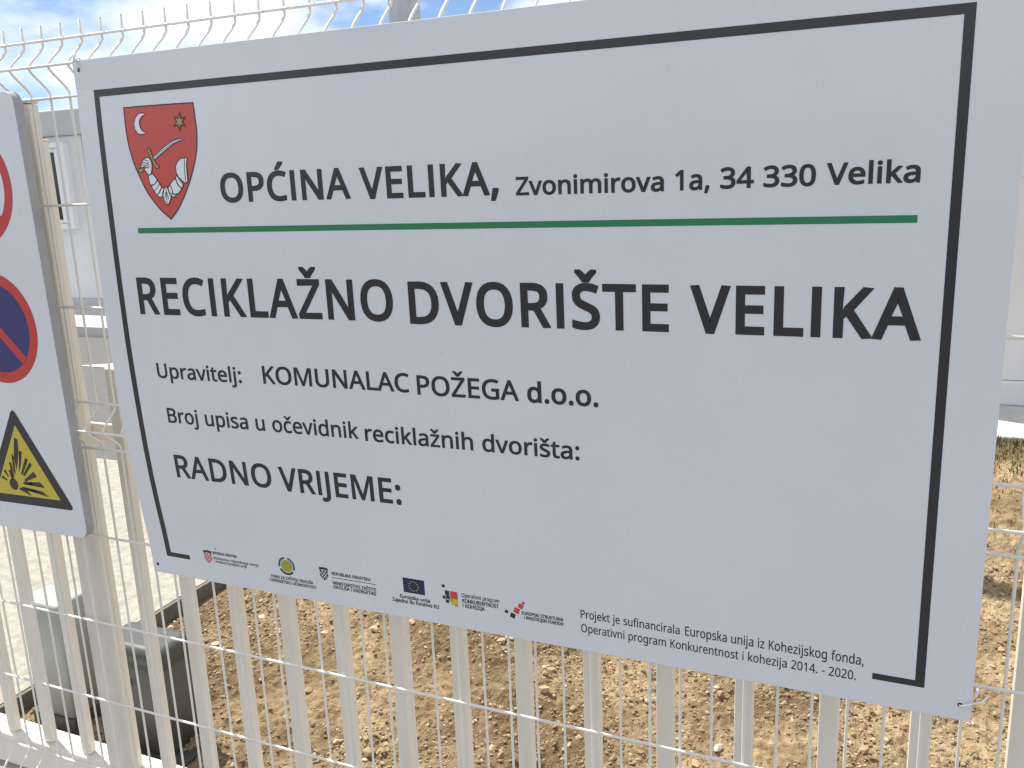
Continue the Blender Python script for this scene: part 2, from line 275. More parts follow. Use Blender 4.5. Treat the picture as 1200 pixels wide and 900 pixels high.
GLYPHS = {',':(215,[[154,84,136,23,111,-42,85,-103,33,-103,49,-38,63,31,73,93,148,93]]),
'-':(258,[[32,184,32,246,226,246,226,184]]),
'.':(215,[[58,43,61,69,72,85,88,94,107,97,126,94,142,85,153,69,157,43,153,18,142,2,126,-8,107,-11,88,-8,72,2,61,18]]),
'0':(459,[[419,287,409,163,395,112,376,70,349,37,316,12,276,-3,229,-8,170,1,122,27,86,70,60,129,44,201,39,287,44,373,58,446,83,504,119,547,167,573,229,581,287,573,335,547,372,504,399,446,414,373],[110,287,113,215,121,156,137,111,159,78,190,59,229,52,268,59,298,78,320,110,336,156,345,215,348,287,345,359,336,417,320,463,298,495,268,515,229,521,190,515,159,495,137,463,121,417,113,359]]),
'1':(459,[[285,0,216,0,216,400,216,439,217,470,219,499,196,477,169,455,108,405,71,452,226,573,285,573]]),
'2':(459,[[417,0,38,0,38,59,188,210,261,287,306,353,318,387,322,424,315,466,294,496,261,514,221,520,181,517,147,506,83,466,45,513,94,548,153,572,221,581,270,576,313,562,347,540,372,510,388,472,394,428,389,385,375,344,353,305,324,267,247,185,128,67,128,64,417,64]]),
'3':(459,[[395,439,392,403,381,372,363,347,340,326,310,311,277,302,277,298,337,283,379,255,405,214,413,163,407,116,390,74,360,40,318,14,263,-3,193,-8,110,-1,36,23,36,89,114,61,194,51,260,59,305,81,331,117,339,164,335,197,320,223,297,242,265,255,226,263,179,265,123,265,123,326,180,326,223,329,259,339,286,356,307,377,319,404,323,434,316,471,295,498,262,516,219,521,164,515,117,498,75,473,39,521,73,544,115,563,163,576,218,581,296,571,352,540,384,495]]),
'4':(459,[[443,130,359,130,359,0,291,0,291,130,17,130,17,190,286,576,359,576,359,193,443,193],[291,374,291,412,293,444,294,474,295,500,292,500,276,468,257,438,86,193,291,193]]),
':':(215,[[58,43,61,69,72,85,88,94,107,97,126,94,142,85,153,69,157,43,153,18,142,2,126,-8,107,-11,88,-8,72,2,61,18],[58,387,61,412,72,429,88,438,107,441,126,438,142,429,153,412,157,387,153,362,142,345,126,335,107,332,88,335,72,345,61,362]]),
'A':(512,[[437,0,368,177,141,177,73,0,0,0,224,575,289,575,512,0],[282,415,274,438,263,473,255,500,247,468,238,438,230,415,165,241,346,241]]),
'B':(521,[[241,573,336,565,404,541,428,522,445,497,455,467,459,431,456,399,446,371,431,347,409,328,382,313,350,304,350,300,415,279,441,261,461,236,474,203,478,163,472,115,454,74,425,42,385,19,337,5,279,0,78,0,78,573],[256,329,318,335,357,352,377,382,384,423,376,463,351,490,308,506,245,511,150,511,150,329],[150,269,150,61,265,61,330,68,371,91,394,125,401,168,398,197,388,221,370,241,344,256,307,266,260,269]]),
'C':(507,[[323,517,280,513,241,502,206,482,178,456,155,423,139,383,129,337,125,286,131,220,147,164,175,117,213,83,262,62,322,55,394,62,460,78,460,15,393,-2,312,-8,232,1,166,28,115,72,78,131,56,203,49,287,53,349,67,406,89,456,120,499,159,534,206,559,261,575,324,581,409,572,482,547,453,486,394,508]]),
'D':(585,[[536,292,528,203,501,131,457,74,399,33,325,8,237,0,78,0,78,573,254,573,335,565,404,540,460,501,502,446,528,377],[460,289,454,359,435,415,404,457,361,487,308,505,244,511,150,511,150,62,228,62,282,65,329,76,369,94,402,119,428,151,446,190,457,236]]),
'E':(446,[[398,0,78,0,78,573,398,573,398,509,150,509,150,330,383,330,383,268,150,268,150,63,398,63]]),
'F':(416,[[150,0,78,0,78,573,398,573,398,509,150,509,150,306,383,306,383,243,150,243]]),
'G':(584,[[326,302,524,302,524,22,431,-1,323,-8,241,1,173,28,120,71,81,130,57,202,49,286,58,370,84,442,127,500,186,544,259,571,346,581,437,572,516,547,489,484,421,508,342,517,278,510,225,489,181,455,150,409,131,353,124,286,130,222,146,166,175,119,216,84,270,62,340,55,404,59,452,68,452,238,326,238]]),
'H':(594,[[516,0,443,0,443,267,150,267,150,0,78,0,78,573,150,573,150,330,443,330,443,573,516,573]]),
'I':(228,[[78,0,78,573,150,573,150,0]]),
'J':(219,[[-3,-152,-37,-150,-63,-142,-63,-81,-35,-87,-5,-89,33,-81,50,-70,63,-53,71,-29,74,3,74,573,146,573,146,9,141,-42,128,-82,105,-113,75,-135,39,-148]]),
'K':(496,[[496,0,411,0,209,273,150,222,150,0,78,0,78,573,150,573,150,290,199,345,249,399,403,573,488,573,261,323]]),
'L':(420,[[78,0,78,573,150,573,150,64,400,64,400,0]]),
'M':(727,[[330,0,144,488,144,0,78,0,78,573,184,573,362,103,544,573,650,573,650,0,578,0,578,488,390,0]]),
'N':(609,[[532,0,447,0,141,476,138,476,141,432,143,378,144,320,144,0,78,0,78,573,161,573,467,99,470,99,468,137,466,193,464,249,464,573,532,573]]),
'O':(626,[[577,287,573,224,561,166,540,116,510,73,473,38,428,13,375,-3,314,-8,251,-3,196,13,151,39,114,73,85,116,65,167,53,224,49,288,56,370,78,442,114,500,166,545,232,572,314,581,393,572,459,545,510,501,547,442,570,370],[125,287,130,220,145,163,171,117,207,83,255,62,314,55,373,62,420,83,456,117,481,163,496,220,501,287,490,384,456,457,431,484,398,503,360,514,314,518,255,511,207,490,171,457,145,411,130,354]]),
'P':(485,[[229,573,326,562,393,528,415,504,431,475,441,442,444,404,433,336,417,306,395,278,364,255,324,238,275,227,216,223,150,223,150,0,78,0,78,573],[223,511,150,511,150,285,208,285,258,288,298,296,330,311,352,334,365,363,370,401,361,449,334,484,289,504]]),
'R':(499,[[236,573,301,568,353,555,393,532,422,500,439,460,444,410,440,368,427,334,408,306,385,285,330,257,487,0,403,0,264,237,150,237,150,0,78,0,78,573],[232,510,150,510,150,298,236,298,296,304,338,325,362,359,370,407,366,440,355,467,336,486,310,500,275,507]]),
'S':(440,[[403,153,396,106,378,66,348,35,307,11,257,-3,198,-8,137,-5,83,4,41,19,41,88,113,65,201,55,240,57,273,66,298,79,316,98,327,120,330,147,327,173,318,194,302,213,277,230,196,265,131,294,85,330,57,375,48,435,54,477,71,513,99,542,136,563,180,576,231,581,318,572,389,549,366,487,302,508,229,517,196,515,169,507,148,494,133,478,124,457,121,434,124,407,133,386,149,367,172,351,246,318,332,279,362,255,385,228,398,194]]),
'T':(446,[[259,0,187,0,187,509,8,509,8,573,437,573,437,509,259,509]]),
'U':(586,[[513,202,507,146,489,95,459,52,416,20,360,-1,290,-8,240,-4,196,7,159,25,128,50,104,82,86,118,76,158,72,204,72,573,144,573,144,201,154,139,182,93,228,64,294,55,342,59,379,73,407,96,427,126,438,161,442,202,442,573,513,573]]),
'V':(481,[[481,573,277,0,204,0,0,573,75,573,204,205,220,160,231,119,241,80,250,119,262,161,277,207,405,573]]),
'Z':(459,[[427,0,30,0,30,55,332,508,40,508,40,573,419,573,419,518,118,64,427,64]]),
'a':(450,[[231,437,299,428,347,403,376,358,385,293,385,0,334,0,320,61,317,61,279,22,234,-1,172,-8,136,-5,103,6,75,23,55,48,41,80,37,119,50,176,87,219,152,245,243,257,316,259,316,285,310,330,293,359,265,375,227,380,163,370,106,347,84,400,151,426],[252,208,184,200,141,182,118,155,110,119,115,87,132,66,157,53,188,49,238,56,279,79,306,117,315,172,315,210]]),
'c':(385,[[241,-8,187,-2,139,15,99,45,69,87,50,143,44,213,51,284,71,342,102,385,142,415,191,432,245,438,309,431,358,415,337,356,292,370,244,376,204,371,172,358,148,335,131,303,120,263,117,213,120,166,131,126,148,94,172,71,202,58,240,53,302,60,351,78,351,15,304,-2]]),
'd':(493,[[221,-8,182,-5,148,6,118,23,92,48,71,79,56,117,47,162,44,214,47,266,56,311,71,350,93,381,119,406,149,424,183,434,221,438,280,429,323,407,354,374,359,374,356,405,354,438,354,609,425,609,425,0,368,0,358,58,354,58,323,24,279,1],[232,51,290,60,328,88,348,135,355,200,355,213,349,284,329,336,291,369,231,379,181,368,146,334,124,281,117,213,124,144,146,93,181,61]]),
'e':(452,[[234,438,286,432,329,414,364,385,390,346,406,299,411,244,411,201,117,201,127,137,154,90,197,62,254,52,327,60,392,82,392,20,327,-1,251,-8,194,-2,143,17,101,48,70,91,51,146,44,212,50,277,68,333,96,378,134,411,181,431],[233,380,188,372,154,348,130,309,119,257,338,257,335,292,326,322,312,346,292,364,266,376]]),
'f':(276,[[266,375,158,375,158,0,87,0,87,375,12,375,12,408,87,432,87,457,92,507,104,547,124,577,152,597,186,609,227,613,274,609,310,599,292,544,262,552,228,556,197,550,175,532,162,502,158,458,158,430,266,430]]),
'g':(493,[[221,438,261,434,297,422,329,402,355,373,359,373,369,430,425,430,425,-7,420,-63,404,-109,378,-146,341,-172,293,-187,233,-192,147,-186,78,-165,78,-100,149,-125,237,-134,286,-126,324,-101,347,-63,355,-13,355,4,356,32,358,57,354,57,329,28,299,8,263,-4,221,-8,182,-4,147,7,117,25,91,51,56,121,44,214,56,306,91,377,117,404,147,423,181,434],[230,379,197,374,169,359,147,336,130,303,120,262,117,213,124,143,146,92,182,60,232,50,288,58,309,69,326,85,349,131,356,197,356,214,353,267,343,309,326,340,302,362,270,374]]),
'h':(496,[[139,431,138,399,135,370,140,370,174,407,221,429,273,437,321,433,360,421,391,400,413,370,426,330,431,280,431,0,361,0,361,275,355,321,338,353,308,372,265,379,222,374,189,360,166,338,150,308,142,269,139,222,139,0,68,0,68,609,139,609]]),
'i':(207,[[139,430,139,0,68,0,68,430],[104,591,133,580,142,566,145,546,142,526,133,512,104,501,88,504,75,512,66,526,63,546,66,566,75,580,88,588]]),
'j':(207,[[18,-192,-18,-190,-44,-183,-44,-126,-19,-132,9,-134,32,-130,51,-120,64,-100,68,-67,68,430,139,430,139,-64,136,-101,126,-133,110,-159,87,-177,56,-189],[63,546,66,566,75,580,88,588,104,591,133,580,142,566,145,546,142,526,133,512,104,501,88,504,75,512,66,526]]),
'k':(428,[[138,291,137,257,135,221,138,221,152,240,172,264,189,285,326,430,409,430,235,246,421,0,336,0,187,200,138,158,138,0,68,0,68,609,138,609]]),
'l':(207,[[139,0,68,0,68,609,139,609]]),
'm':(750,[[540,438,603,429,649,401,676,352,685,280,685,0,615,0,615,277,610,321,594,353,567,372,528,379,474,369,438,342,418,298,411,237,411,0,342,0,342,277,332,333,320,353,303,367,281,376,253,379,215,374,185,360,164,338,150,308,141,269,139,223,139,0,68,0,68,430,125,430,136,371,140,371,173,409,217,431,266,438,312,433,349,420,378,398,398,366,402,366,427,398,461,420,499,433]]),
'n':(496,[[275,438,343,429,391,401,421,352,431,280,431,0,361,0,361,275,355,321,338,353,308,372,265,379,204,368,166,338,146,289,139,223,139,0,68,0,68,430,125,430,136,371,140,371,175,409,222,431]]),
'o':(485,[[442,216,438,165,428,121,411,82,388,51,359,25,324,7,285,-4,241,-8,200,-4,163,7,129,25,100,51,77,82,59,121,48,165,44,216,50,282,68,336,97,380,137,412,186,431,244,438,299,431,347,412,387,380,417,336,436,282],[117,216,120,169,130,128,147,95,172,71,203,56,243,51,282,56,314,71,339,95,356,128,366,169,369,216,365,263,355,303,338,335,314,359,282,374,242,379,185,368,147,335,124,284]]),
'p':(493,[[273,438,310,434,344,424,374,407,401,383,422,351,437,313,446,268,449,216,444,148,427,93,401,49,365,17,322,-2,272,-8,213,1,170,24,139,55,134,55,137,20,139,-16,139,-192,68,-192,68,430,126,430,136,371,139,371,170,405,213,429],[260,379,221,374,190,362,167,342,152,313,142,275,139,229,139,216,142,167,150,126,165,93,188,70,220,55,261,51,297,56,326,72,348,98,364,131,373,171,376,217,369,283,348,334,311,367]]),
'r':(331,[[269,438,295,437,319,433,310,368,287,372,264,374,217,363,176,334,149,289,139,229,139,0,68,0,68,430,126,430,134,351,137,351,170,395,214,426,240,435]]),
's':(384,[[348,119,343,80,327,49,302,24,268,6,226,-4,176,-8,99,-1,42,19,42,83,104,60,178,49,224,53,256,66,274,86,280,112,271,141,239,167,174,196,103,228,76,245,57,266,45,292,41,324,52,372,85,408,137,430,202,438,275,430,339,409,315,353,258,372,197,380,159,377,131,366,114,350,108,328,119,298,154,274,219,246,289,215,314,197,333,176,344,150]]),
't':(289,[[212,50,245,53,272,59,272,5,240,-4,200,-8,167,-5,138,4,112,20,91,44,78,79,74,125,74,375,13,375,13,409,75,437,103,528,144,528,144,430,269,430,269,375,144,375,144,127,149,93,163,69,185,54]]),
'u':(496,[[427,430,427,0,370,0,359,57,356,57,321,20,273,-1,220,-8,173,-4,134,8,103,29,81,59,68,99,63,148,63,430,135,430,135,153,141,108,158,76,188,57,230,51,273,55,306,69,330,91,345,121,354,160,357,206,357,430]]),
'v':(407,[[163,0,0,430,75,430,167,176,180,137,193,96,201,63,204,63,214,96,227,138,241,176,332,430,407,430,244,0]]),
'z':(377,[[346,0,31,0,31,47,262,375,45,375,45,430,340,430,340,377,112,55,346,55]]),
'Ć':(507,[[323,517,280,513,241,502,206,482,178,456,155,423,139,383,129,337,125,286,131,220,147,164,175,117,213,83,262,62,322,55,394,62,460,78,460,15,393,-2,312,-8,232,1,166,28,115,72,78,131,56,203,49,287,53,349,67,406,89,456,120,499,159,534,206,559,261,575,324,581,409,572,482,547,453,486,394,508],[423,749,403,722,372,688,340,656,309,629,262,629,262,638,288,674,316,717,338,757,423,757]]),
'Č':(507,[[323,517,280,513,241,502,206,482,178,456,155,423,139,383,129,337,125,286,131,220,147,164,175,117,213,83,262,62,322,55,394,62,460,78,460,15,393,-2,312,-8,232,1,166,28,115,72,78,131,56,203,49,287,53,349,67,406,89,456,120,499,159,534,206,559,261,575,324,581,409,572,482,547,453,486,394,508],[268,629,240,668,203,711,169,747,169,757,217,757,261,724,303,683,347,724,391,757,440,757,440,747,405,711,368,668,340,629]]),
'č':(385,[[241,-8,187,-2,139,15,99,45,69,87,50,143,44,213,51,284,71,342,102,385,142,415,191,432,245,438,309,431,358,415,337,356,292,370,244,376,204,371,172,358,148,335,131,303,120,263,117,213,120,166,131,126,148,94,172,71,202,58,240,53,302,60,351,78,351,15,304,-2],[191,486,163,526,126,568,92,604,92,614,140,614,184,581,226,540,270,581,314,614,363,614,363,604,328,568,291,526,263,486]]),
'Š':(440,[[403,153,396,106,378,66,348,35,307,11,257,-3,198,-8,137,-5,83,4,41,19,41,88,113,65,201,55,240,57,273,66,298,79,316,98,327,120,330,147,327,173,318,194,302,213,277,230,196,265,131,294,85,330,57,375,48,435,54,477,71,513,99,542,136,563,180,576,231,581,318,572,389,549,366,487,302,508,229,517,196,515,169,507,148,494,133,478,124,457,121,434,124,407,133,386,149,367,172,351,246,318,332,279,362,255,385,228,398,194],[192,629,164,668,127,711,93,747,93,757,141,757,184,724,227,683,271,724,314,757,364,757,364,747,329,711,291,668,264,629]]),
'š':(384,[[348,119,343,80,327,49,302,24,268,6,226,-4,176,-8,99,-1,42,19,42,83,104,60,178,49,224,53,256,66,274,86,280,112,271,141,239,167,174,196,103,228,76,245,57,266,45,292,41,324,52,372,85,408,137,430,202,438,275,430,339,409,315,353,258,372,197,380,159,377,131,366,114,350,108,328,119,298,154,274,219,246,289,215,314,197,333,176,344,150],[156,486,128,526,91,568,57,604,57,614,105,614,148,581,191,540,235,581,278,614,328,614,328,604,293,568,255,526,228,486]]),
'Ž':(459,[[427,0,30,0,30,55,332,508,40,508,40,573,419,573,419,518,118,64,427,64],[196,629,168,668,131,711,97,747,97,757,145,757,188,724,231,683,275,724,318,757,368,757,368,747,333,711,296,668,268,629]]),
'ž':(377,[[346,0,31,0,31,47,262,375,45,375,45,430,340,430,340,377,112,55,346,55],[152,486,123,526,87,568,53,604,53,614,101,614,144,581,187,540,231,581,274,614,324,614,324,604,289,568,251,526,224,486]])}
def set_text(p, body, x0, x1, zb, cap, off, m, y, track=0):
    """Lettering from outline data, fitted between x0 and x1 on the baseline zb; off thickens every stroke."""
    pen = 0; cs = []
    for ch in body:
        if ch == ' ': pen += 240; continue
        adv, con = GLYPHS[ch]
        for c in con: cs.append([(pen+c[i], c[i+1]) for i in range(0, len(c), 2)])
        pen += adv+track
    lo = min(q[0] for c in cs for q in c); hi = max(q[0] for c in cs for q in c)
    d = off*cap; sx = (x1-x0-2*d)/(hi-lo); sz = (cap-2*d)/573
    cs = [[(x0+d+(px-lo)*sx, zb+d+pz*sz) for px, pz in c] for c in cs]
    p.add(curve_mesh(cs), y, m)
    if d:
        for c in cs: p.line(c, 2*d, m, y-.00015, True)

TEXTS = [
["OPĆINA", 0.2627, 0.5208, 0.6969, 0.0487, 0.036],
["VELIKA,", 0.5392, 0.7784, 0.6956, 0.0491, 0.036],
["Zvonimirova", 0.8058, 1.0267, 0.6944, 0.0268, 0.034],
["1a,", 1.0423, 1.0891, 0.6948, 0.0275, 0.034],
["34", 1.1031, 1.1473, 0.6955, 0.0278, 0.036],
["330", 1.1593, 1.2249, 0.6958, 0.0276, 0.036],
["Velika", 1.2377, 1.3474, 0.6963, 0.0277, 0.036],
["RECIKLAŽNO", 0.0475, 0.5831, 0.5002, 0.068, 0.034],
["DVORIŠTE", 0.6119, 1.0331, 0.4972, 0.0687, 0.036],
["VELIKA", 1.0631, 1.3604, 0.4971, 0.0687, 0.04],
["Upravitelj:", 0.0679, 0.2618, 0.3804, 0.0285, 0.024],
["KOMUNALAC", 0.309, 0.6015, 0.382, 0.0326, 0.026],
["POŽEGA", 0.6157, 0.7956, 0.3794, 0.0332, 0.026],
["d.o.o.", 0.8097, 0.925, 0.3786, 0.0332, 0.034],
["Broj upisa u očevidnik", 0.0761, 0.4946, 0.2931, 0.0293, 0.022],
["reciklažnih dvorišta:", 0.5073, 0.8923, 0.2907, 0.0293, 0.026],
["RADNO", 0.0733, 0.2977, 0.1815, 0.047, 0.026],
["VRIJEME:", 0.3157, 0.5673, 0.1795, 0.047, 0.03],
["Projekt je sufinancirala", 0.8854, 1.0478, 0.0186, 0.0146, 0.006],
["Europska unija iz Kohezijskog fonda,", 1.0565, 1.3147, 0.0189, 0.0158, 0.006],
["Operativni program Konkurentnost i kohezija 2014. - 2020.", 0.8855, 1.3052, -0.0068, 0.0147, 0.006]]
SMALL = [
[0, "REPUBLIKA HRVATSKA", 0.1227, 0.1829, 0.0219],
[0, "Ministarstvo regionalnoga razvoja", 0.1228, 0.2326, 0.0106],
[0, "i fondova Europske unije", 0.1237, 0.2036, 0.0032],
[1, "FOND ZA ZAŠTITU OKOLIŠA", 0.26, 0.3567, -0.0071],
[1, "I ENERGETSKU UČINKOVITOST", 0.255, 0.3628, -0.0156],
[2, "REPUBLIKA HRVATSKA", 0.4019, 0.4857, 0.0199],
[2, "MINISTARSTVO ZAŠTITE", 0.4015, 0.4951, 0.0009],
[2, "OKOLIŠA I ENERGETIKE", 0.4017, 0.4945, -0.0074],
[3, "Europska unija", 0.5444, 0.6051, -0.0026],
[3, "Zajedno do fondova EU", 0.5278, 0.6223, -0.0115],
[4, "Operativni program", 0.6688, 0.74, 0.0199],
[4, "KONKURENTNOST", 0.6697, 0.7385, 0.0095],
[4, "I KOHEZIJA", 0.6696, 0.7116, 0.0],
[5, "EUROPSKI STRUKTURNI", 0.7807, 0.8545, 0.006],
[5, "I INVESTICIJSKI FONDOVI", 0.7847, 0.8545, -0.002]]
EMB = {
'shield': [[0.0667, 0.8643], [0.1063, 0.8642], [0.1451, 0.8638], [0.1832, 0.8635], [0.2226, 0.8628], [0.2234, 0.8517], [0.2241, 0.8356], [0.225, 0.8193], [0.224, 0.8055], [0.2214, 0.7893], [0.2164, 0.7731], [0.2088, 0.7545], [0.2002, 0.7381], [0.1919, 0.724], [0.1817, 0.7086], [0.1679, 0.6907], [0.1573, 0.6799], [0.1474, 0.6715], [0.1371, 0.6791], [0.1284, 0.6859], [0.1199, 0.6942], [0.1115, 0.7038], [0.1033, 0.7143], [0.0959, 0.7263], [0.09, 0.7388], [0.085, 0.7493], [0.0801, 0.7605], [0.0759, 0.7716], [0.0728, 0.7839], [0.0699, 0.7974], [0.0684, 0.8084], [0.0673, 0.823], [0.0669, 0.8374]],
'moon': [[0.1162, 0.8506], [0.1106, 0.8525], [0.1049, 0.8536], [0.0979, 0.8509], [0.0915, 0.8451], [0.0881, 0.8374], [0.0878, 0.8327], [0.0886, 0.8271], [0.0918, 0.8222], [0.0974, 0.8178], [0.1045, 0.8172], [0.1151, 0.82], [0.1088, 0.8213], [0.1041, 0.8246], [0.1009, 0.8296], [0.1002, 0.8368], [0.1024, 0.8431], [0.1073, 0.8475]],
'star': [[0.1926, 0.8511], [0.1951, 0.841], [0.2058, 0.8417], [0.198, 0.8336], [0.2035, 0.8247], [0.1932, 0.8266], [0.188, 0.8169], [0.1856, 0.827], [0.1748, 0.8263], [0.1827, 0.8345], [0.1771, 0.8434], [0.1875, 0.8415]],
'star_inner': [[0.1917, 0.8442], [0.1929, 0.8379], [0.1995, 0.8386], [0.1944, 0.8338], [0.1982, 0.8285], [0.1919, 0.8299], [0.189, 0.8238], [0.1878, 0.8301], [0.1812, 0.8294], [0.1863, 0.8343], [0.1825, 0.8396], [0.1889, 0.8381]],
'blade': [[0.1217, 0.7777], [0.1338, 0.7849], [0.148, 0.7931], [0.1618, 0.7998], [0.1751, 0.8044], [0.1864, 0.8062], [0.1967, 0.8035], [0.1858, 0.802], [0.1727, 0.7986], [0.159, 0.7921], [0.1434, 0.7838], [0.1298, 0.7755], [0.1243, 0.7735]],
'guard': [[0.1105, 0.79], [0.1137, 0.7937], [0.118, 0.7921], [0.1186, 0.7873], [0.122, 0.7794], [0.1254, 0.772], [0.1296, 0.7656], [0.1345, 0.7635], [0.1327, 0.7597], [0.1273, 0.7585], [0.1246, 0.7624], [0.121, 0.7688], [0.1171, 0.7777], [0.1138, 0.786]],
'pommel': [[0.0857, 0.7576], [0.0894, 0.7604], [0.094, 0.7602], [0.1006, 0.7638], [0.104, 0.7608], [0.0975, 0.7567], [0.093, 0.7534], [0.0877, 0.7536], [0.0846, 0.7552]],
'hand': [[0.0933, 0.7661], [0.0958, 0.7713], [0.1025, 0.7766], [0.1087, 0.7785], [0.1144, 0.7768], [0.1175, 0.7714], [0.1183, 0.7639], [0.1164, 0.7555], [0.1134, 0.7488], [0.108, 0.748], [0.1037, 0.754], [0.0978, 0.7586], [0.0937, 0.7622]],
'wrist': [[0.1073, 0.7475], [0.1128, 0.7493], [0.1169, 0.7501], [0.122, 0.7456], [0.1265, 0.7406], [0.1237, 0.7353], [0.1179, 0.7316], [0.1099, 0.7308], [0.1078, 0.7382]],
'forearm': [[0.1116, 0.7293], [0.1193, 0.7325], [0.1268, 0.7386], [0.1321, 0.7306], [0.1348, 0.7269], [0.1283, 0.7186], [0.1222, 0.7133], [0.1172, 0.7189], [0.1147, 0.7238]],
'forearm_cuff': [[0.1221, 0.7129], [0.1289, 0.7185], [0.1354, 0.7267], [0.1394, 0.7236], [0.1369, 0.7159], [0.1327, 0.7096], [0.1263, 0.7103]],
'elbow': [[0.1403, 0.725], [0.1445, 0.7274], [0.148, 0.7248], [0.1496, 0.718], [0.1561, 0.7141], [0.1515, 0.7053], [0.1463, 0.6966], [0.14, 0.6977], [0.1362, 0.7071], [0.1349, 0.7154]],
'arm_cuff': [[0.1493, 0.7248], [0.1533, 0.73], [0.1574, 0.7231], [0.1582, 0.7153], [0.1662, 0.7131], [0.1598, 0.7089], [0.1525, 0.7116], [0.1502, 0.718]],
'upper_arm': [[0.1541, 0.7309], [0.1607, 0.7365], [0.1677, 0.7402], [0.1712, 0.7294], [0.179, 0.7225], [0.1709, 0.715], [0.1598, 0.7133], [0.1578, 0.7211]],
'upper_cuff': [[0.1684, 0.7411], [0.1711, 0.7458], [0.1764, 0.7389], [0.1839, 0.73], [0.1804, 0.7234], [0.1745, 0.7265], [0.1705, 0.7333]],
'pauldron': [[0.1712, 0.7511], [0.1713, 0.7606], [0.1762, 0.7681], [0.1833, 0.7733], [0.1985, 0.7743], [0.1955, 0.7621], [0.1948, 0.7478], [0.1948, 0.7354], [0.1886, 0.7318], [0.1812, 0.7368], [0.1751, 0.7428]]}
LINES = {
'blade_line': ([[0.1254, 0.7764], [0.1439, 0.7876], [0.1612, 0.7963], [0.178, 0.8021], [0.1908, 0.8038]], 1.2),
'pauld': ([[0.1934, 0.7735], [0.1905, 0.7575], [0.1898, 0.7356]], 2),
'e1': ([[0.1442, 0.7254], [0.1437, 0.7133], [0.1427, 0.6981]], 2),
'e2': ([[0.1431, 0.7182], [0.1389, 0.7073]], 2),
'e3': ([[0.1451, 0.7181], [0.1477, 0.7058]], 2),
'f1': ([[0.0957, 0.7708], [0.1084, 0.7679], [0.1116, 0.7712]], 2),
'f2': ([[0.0944, 0.767], [0.1065, 0.7641], [0.1123, 0.7673]], 2),
'f3': ([[0.1003, 0.775], [0.111, 0.7721]], 2),
'f4': ([[0.097, 0.762], [0.1086, 0.7606], [0.113, 0.7634]], 2),
'b1': ([[0.1159, 0.7189], [0.1325, 0.7336]], 1.6)}
BOOM = [
[[-0.3695, 1.0043], [-0.3614, 1.0003], [-0.3656, 0.9716], [-0.3802, 0.9321], [-0.3812, 0.9607]],
[[-0.362, 0.9758], [-0.3548, 0.9736], [-0.3659, 0.9431], [-0.3747, 0.9279]],
[[-0.3474, 0.961], [-0.3406, 0.957], [-0.3638, 0.9242], [-0.3694, 0.9227]],
[[-0.3367, 0.9517], [-0.3315, 0.9465], [-0.3596, 0.9199], [-0.3632, 0.9214]],
[[-0.3298, 0.9315], [-0.3218, 0.9219], [-0.36, 0.9074], [-0.3617, 0.911]],
[[-0.3157, 0.9092], [-0.3042, 0.8981], [-0.3665, 0.9019], [-0.3655, 0.9058]],
[[-0.3418, 0.9074], [-0.3366, 0.9022], [-0.3656, 0.9]],
[[-0.3138, 0.8894], [-0.2958, 0.879], [-0.3744, 0.8904], [-0.3721, 0.8945]],
[[-0.3331, 0.8892], [-0.3279, 0.884], [-0.3712, 0.8927]],
[[-0.3592, 0.8882], [-0.3489, 0.8768], [-0.3827, 0.8885], [-0.3806, 0.8916]],
[[-0.3874, 0.9677], [-0.3826, 0.9606], [-0.3866, 0.9219], [-0.3908, 0.9263]],
[[-0.3999, 0.9484], [-0.3941, 0.9451], [-0.3925, 0.9136], [-0.3974, 0.915]],
[[-0.4058, 0.9296], [-0.4004, 0.9301], [-0.3951, 0.9085], [-0.4005, 0.9079]]]
BALL = (-0.3974, 0.8985)
SQ5 = [(0.6341, 0.0353, 0.0028, 'print_black'), (0.6407, 0.023, 0.0042, 'print_black'), (0.6538, 0.0202, 0.0071, 'print_red'), (0.6343, 0.0136, 0.0028, 'print_black'), (0.6417, 0.0149, 0.0035, 'print_black'), (0.6401, 0.0067, 0.0031, 'print_black'), (0.6538, 0.0077, 0.0061, 'print_yellow'), (0.6473, 0.0096, 0.0028, 'print_olive'), (0.6573, 0.0014, 0.0027, 'print_olive')]
SQ6 = [(0.7525, 0.0066, 0.0032, 'print_black'), (0.7638, 0.0009, 0.0048, 'print_black'), (0.7715, 0.0113, 0.0055, 'print_red'), (0.7795, 0.0209, 0.0048, 'print_red'), (0.7842, 0.0274, 0.0026, 'print_red')]
LOGO_LABELS = ['red chequered shield emblem with three lines of caption', 'yellow disc emblem ringed by dark green arcs', 'black chequered shield emblem beside a thin rule', 'dark blue flag with a circle of yellow stars', 'cluster of red, yellow and dark squares', 'diagonal row of tilted red and dark squares']
# ------------------------------------------------------------------ setting: ground, slabs, soil
bm = bmesh.new()
bmesh.ops.create_grid(bm, x_segments=1, y_segments=1, size=700)
for v in bm.verts: v.co.z = -.075
struct('ground', bm, M['asphalt'])
struct('path', bx(-9, 9, -4.5, -.104, -.3, -.03), M['gravel'])
struct('pavement', bx(-30, -1.046, .27, 2.20, -.30, .035), M['concrete'])
struct('slab_edge_shade', bx(-1.043, -1.028, .266, 5.2, -.30, .034, bev=.002), M['slab_edge_shade'])  # thin dark strip added for the shaded side face of the paving slab
struct('yard', bx(-40, -1.046, 2.203, 5.40, -.3, .012), M['asphalt'])
struct('container_plinth', bx(-16, -3.2, 5.42, 12, -.3, .12, bev=.01), M['concrete_white'])
struct('gate_foundation', bx(-9, 9, -.10, .262, -.3, .0), M['concrete_white'])
struct('container_pad', bx(-.9, 9, 4.07, 8.5, -.3, .012, bev=.008), M['concrete_white'])
mk = bmesh.new()
